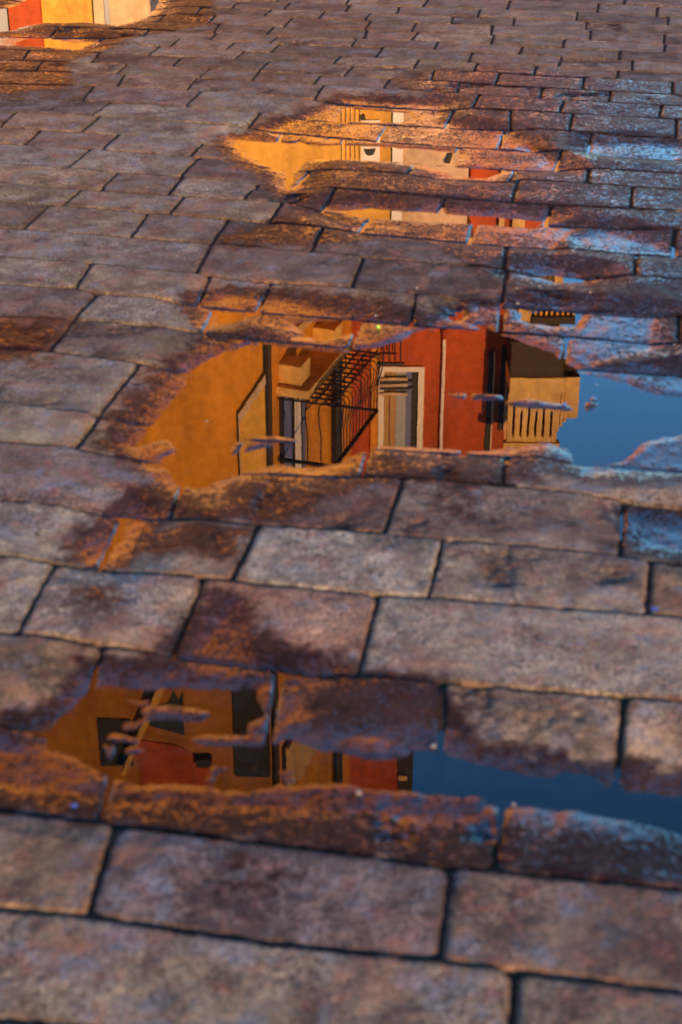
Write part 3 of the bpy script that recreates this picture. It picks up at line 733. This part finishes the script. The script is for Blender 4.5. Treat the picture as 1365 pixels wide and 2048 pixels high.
# ochre strip beside the junction and the window
MB().box(RX(742), RX(757), -.05, 0, 8, R_TOP - .3).build('pilaster', M_OCHRE, rb)
zb, ztp = wz(742, YR), wz(960, YR)
add_window(None, rb, RX(768), RX(836), zb, ztp, 0, [(1.2, M_AMBER), (.15, M_BROWN), (1.3, M_AMBER), (2.2, M_GREY), (1.2, M_BLUE), (1.4, M_DARK)], M_WHITE, .11)
lv = MB()
for q, (dz) in enumerate((.10, .22, .40)): lv.box(RX(760), RX(815), -.10, -.06, zb + dz, zb + dz + .05)
lv.build('window_rail', M_CREAM, rb)
lv = MB()
for q, (dz) in enumerate((.17, .30)): lv.box(RX(760), RX(826), -.09, -.06, zb + dz, zb + dz + .04)
lv.build('window_bar', M_IRON, rb)
# pale downpipe with a red hopper at its foot
dp = MB().tube([(RX(885), -.07, wz(675, YR)), (RX(884), -.07, R_TOP - .3)], .032).build('downpipe', M_WHITE, rb)
MB().tube([(RX(885), -.07, wz(655, YR)), (RX(885), -.07, wz(663, YR)), (RX(885), -.07, wz(676, YR))], [.05, .05, .03]).build('pipe_foot', M_RED, dp)
# dark slots with pale edges
for (px, w_, ya, yb) in ((979, 5, 702, 980), (1004, 5, 690, 860)):
    s_ = MB().box(RX(px - w_), RX(px + w_), -.03, 0, wz(ya, YR), wz(yb, YR)).build('slot', M_DARK, rb)
    MB().box(RX(px + w_), RX(px + w_ + 3), -.06, 0, wz(ya, YR), wz(yb, YR)).build('slot_edge', M_CREAM, s_)
# small iron balcony at the left (only its end shows)
sb = MB()
for q in range(4): sb.tube([(RX(766 + q * 11), -.3, wz(640, YR)), (RX(766 + q * 11), -.3, wz(708, YR))], .014, 6)
sb.box(RX(752), RX(806), -.34, -.26, wz(712, YR), wz(716, YR)); sb.build('small_railing', M_IRON, rb)
# right corner bay in pale stone
bay = MB().box(RX(1012) + .003, RX(1112), .05, 5, 0, wz(1010, YR)).build('corner_bay', M_STUC, rb)
YB = YR - .9
def BX(px, py=820): return wx(px, py, YB) - xm
zb0, zb1 = wz(785, YB), wz(896, YB)
bb = MB().box(BX(1018), BX(1128), -.9, .04, zb0 - .28, zb0).build('stone_balcony', M_STUC, rb)
MB().box(BX(1018), BX(1122), -.86, .04, zb0 - .95, zb0 - .285).build('soffit_shade', M_BROWN, bb)  # dark brown block stands in for the shadow beneath the balcony
ba = MB(); n = 6; xs0, xs1 = BX(1022), BX(1112); st = (xs1 - xs0) / n
for q in range(n + 1): ba.box(xs0 + q * st - .045, xs0 + q * st + .045, -.88, -.78, zb0 + .003, zb1 - .1)
for q in range(n):
    xa = xs0 + q * st + .045; xb = xa + st - .09; xmid = (xa + xb) / 2
    ba.prism([(xa, zb0 + .003), (xb, zb0 + .003), (xb, zb0 + .30 + .12 * (q % 2)), (xmid, zb0 + .22 + .12 * (q % 2)), (xa, zb0 + .30 + .12 * (q % 2))], -.87, -.79)
    ba.prism([(xa, zb1 - .1), (xa, zb1 - .26), (xmid, zb1 - .18), (xb, zb1 - .26), (xb, zb1 - .1)], -.87, -.79)
ba.box(xs0 - .1, xs1 + .1, -.92, -.74, zb1 - .1, zb1 + .05)
ba.build('balustrade', M_STUC, bb)
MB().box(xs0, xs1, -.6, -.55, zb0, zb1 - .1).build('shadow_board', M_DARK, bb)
co = MB()
for q in range(6): co.box(BX(1116 + q * 7), BX(1121 + q * 7), -.85 + q * .02, -.5, zb0 - .25, wz(865 - q * 8, YB))
co.box(BX(1112), BX(1158), -.80, .04, zb0 - .25, wz(840, YB)); co.build('corner_pier', M_STUC, rb)
# balcony below: pier, dark soffit, balusters with sky between
z2a, z2b = wz(621, YB), wz(640, YB)
MB().box(BX(1040, 630), BX(1066, 630), -.7, .04, 0, wz(652, YB)).build('pier', M_STUC, rb)
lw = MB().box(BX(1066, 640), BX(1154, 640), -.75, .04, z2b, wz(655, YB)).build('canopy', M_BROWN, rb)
bs = MB()
for q in range(8): bs.box(BX(1072 + q * 11, 630), BX(1077 + q * 11, 630), -.7, -.6, wz(600, YB), z2b - .003)
bs.build('baluster', M_YELLOW, lw)

# ---- low cream house in front
YC = 21.0
cx0_, cx1_ = wx(468, 320, YC), wx(938, 340, YC)
cb = empty('cream_building', ((cx0_ + cx1_) / 2, YC, 0)); cm = (cx0_ + cx1_) / 2
tag(cb, 'low cream and yellow house with small dark windows in front of the red building', 'building')
C_TOP = wz(470, YC)
def CXX(px, py=315): return wx(px, py, YC) - cm
MB().box(cx0_ - cm, CXX(790), 0, 2.6, 0, C_TOP).build('yellow_wall', M_YELLOW, cb)
MB().box(CXX(790) + .003, cx1_ - cm, .02, 2.6, 0, C_TOP).build('cream_wall', M_CREAM, cb)
MB().box(cx0_ - cm - .1, cx1_ - cm + .1, -.12, 2.7, C_TOP, C_TOP + .15).build('parapet', M_STUC, cb)
MB().box(CXX(785), CXX(806), -.05, 0, 0, C_TOP - .1).build('pilaster', M_WHITE, cb)
MB().prism([(CXX(728), wz(296, YC)), (CXX(752), wz(296, YC)), (CXX(748), wz(307, YC)), (CXX(740), wz(311, YC)), (CXX(732), wz(307, YC))], -.04, 0).build('lunette', M_DARK, cb)
MB().box(CXX(720), CXX(760), -.025, 0, wz(240, YC), wz(322, YC)).build('door_surround', M_WHITE, cb)
MB().prism([(CXX(890), wz(326, YC)), (CXX(900), wz(326, YC)), (CXX(906), wz(306, YC)), (CXX(898), wz(306, YC))], -.03, .02).build('lamp_bracket', M_DARK, cb)
MB().box(CXX(722, 235), CXX(731, 235), -.06, -.026, wz(229, YC), wz(238, YC)).build('window', M_DARK, cb)
for q in range(5): MB().box(CXX(684 + q * 9), CXX(687 + q * 9), -.03, 0, 0, wz(330, YC)).build('reed', M_STUC, cb)
# low red annex right of it with pale piers
ann = empty('red_annex', (wx(1010, 430, 22), 22, 0)); am = wx(1010, 430, 22)
tag(ann, 'low red house with two pale piers beside the cream house', 'building')
A_TOP = wz(470, 22)
MB().box(wx(939, 430, 22) - am, wx(1086, 430, 22) - am, 0, 2, 0, A_TOP).build('wall', M_RED, ann)
for a, b in ((998, 1009), (1025, 1050)): MB().box(wx(a, 430, 22) - am, wx(b, 430, 22) - am, -.08, 0, 0, A_TOP - .1).build('pier', M_STUC, ann)
MB().box(wx(1056, 430, 22) - am, wx(1072, 430, 22) - am, -.03, 0, wz(425, 22), wz(440, 22)).build('window', M_DARK, ann)

# ------------------------------------------------------------------ ground beyond the modelled paving
m, n, p = new_mat('plaza_paving')
br = n.nodes.new('ShaderNodeTexBrick'); tc = n.nodes.new('ShaderNodeTexCoord')
n.links.new(tc.outputs['Object'], br.inputs['Vector'])
br.inputs['Color1'].default_value = (.19, .155, .14, 1); br.inputs['Color2'].default_value = (.13, .11, .105, 1); br.inputs['Mortar'].default_value = (.02, .015, .013, 1)
br.inputs['Scale'].default_value = 1; br.inputs['Brick Width'].default_value = .37; br.inputs['Row Height'].default_value = .19; br.inputs['Mortar Size'].default_value = .008
n.links.new(br.outputs[0], p.inputs['Base Color']); p.inputs['Roughness'].default_value = .6
g_ = bpy.data.meshes.new('plaza_ground')
S = 400
g_.from_pydata([(-S, -S, -.028), (S, -S, -.028), (S, S, -.028), (-S, S, -.028)], [], [(0, 1, 2, 3)]); g_.materials.append(m)
go = bpy.data.objects.new('plaza_ground', g_); COL.objects.link(go); tag(go, 'wide stone plaza floor running to the buildings', None, None, 'structure')

# ------------------------------------------------------------------ small things lying about
def zat(x, y): return float(samp(G, np.array([x]), np.array([y]), .020)[0])
def simple(name, col, rough):
    m_, n_, p_ = new_mat(name); p_.inputs['Base Color'].default_value = (*col, 1); p_.inputs['Roughness'].default_value = rough
    t_ = n_.nodes.new('ShaderNodeTexNoise'); t_.inputs['Scale'].default_value = 300
    b_ = n_.nodes.new('ShaderNodeBump'); b_.inputs['Distance'].default_value = .0006; n_.links.new(t_.outputs['Fac'], b_.inputs['Height']); n_.links.new(b_.outputs[0], p_.inputs['Normal'])
    return m_
M_PEB = simple('pale_pebble', (.12, .115, .11), .5); M_BLUEP = simple('blue_plastic', (.006, .035, .22), .35); M_GREEN = simple('green_seed', (.18, .42, .03), .4)
def lump(name, px, py, r, mat, label, cat, group=None, flat=.7, seed=0):
    x, y = gnd(px, py); x = float(x); y = float(y)
    bm = bmesh.new(); r *= .72; bmesh.ops.create_icosphere(bm, subdivisions=3, radius=r)
    rs = random.Random(seed + int(px))
    ph = [rs.uniform(0, 6) for _ in range(3)]
    for v in bm.verts:
        c = v.co.normalized(); k = 1 + .14 * math.sin(3 * c.x + ph[0]) + .12 * math.sin(4 * c.y + ph[1]) + .08 * math.sin(5 * c.z + ph[2])
        v.co = v.co * k; v.co.z *= flat; v.co.x *= 1.15
    for f in bm.faces: f.smooth = True
    me = bpy.data.meshes.new(name); bm.to_mesh(me); bm.free(); me.materials.append(mat)
    o = bpy.data.objects.new(name, me); COL.objects.link(o)
    o.location = (x, y, max(zat(x, y), -.002) + r * flat * .9); return tag(o, label, cat, group)
GP = 'pale grit scattered on the wet stones'
for px, py, r, lb_ in ((1035,612,.0045,'pale pebble at the upper right rim of the big puddle, largest of three close together'),
                       (1033,590,.0035,'pale pebble resting just beyond the pebble at the big puddle rim'),
                       (1079,583,.0035,'small whitish pebble on the dark stone above the striped reflection'),
                       (1180,600,.0038,'pale pebble alone on the long dark stone at the right'),
                       (834,593,.0040,'bluish white pebble on the damp stone above the red reflection'),
                       (752,638,.0038,'pale pebble lying next to the green berry'),
                       (718,1590,.0052,'pale blue pebble on the dark stone below the lower puddle'),
                       (867,1496,.0045,'pale pebble on the rim above the blue end of the lower puddle'),
                       (1194,769,.0032,'brownish grit grain in the blue water at the right'),
                       (414,842,.0034,'pale grain in the plain orange water at the left'),
                       (1028,1609,.0040,'grey pebble under water at the blue end of the lower puddle')):
    lump('pebble', px, py, r, M_PEB, lb_, 'pebble', GP)
lump('berry', 757, 659, .0055, M_GREEN, 'small green berry on the wet ledge of the big puddle', 'berry', None, .9)
lump('plastic_scrap', 1130, 812, .0055, M_BLUEP, 'bright blue scrap on the narrow stone crest in the big puddle', 'scrap', None, .8)
lump('plastic_scrap', 149, 1622, .0060, M_BLUEP, 'bright blue scrap near the lower left puddle edge', 'scrap', None, .5)
lump('plastic_scrap', 1308, 1241, .0075, M_BLUEP, 'flat blue scrap in the joint at the right edge of the paving', 'scrap', None, .35)
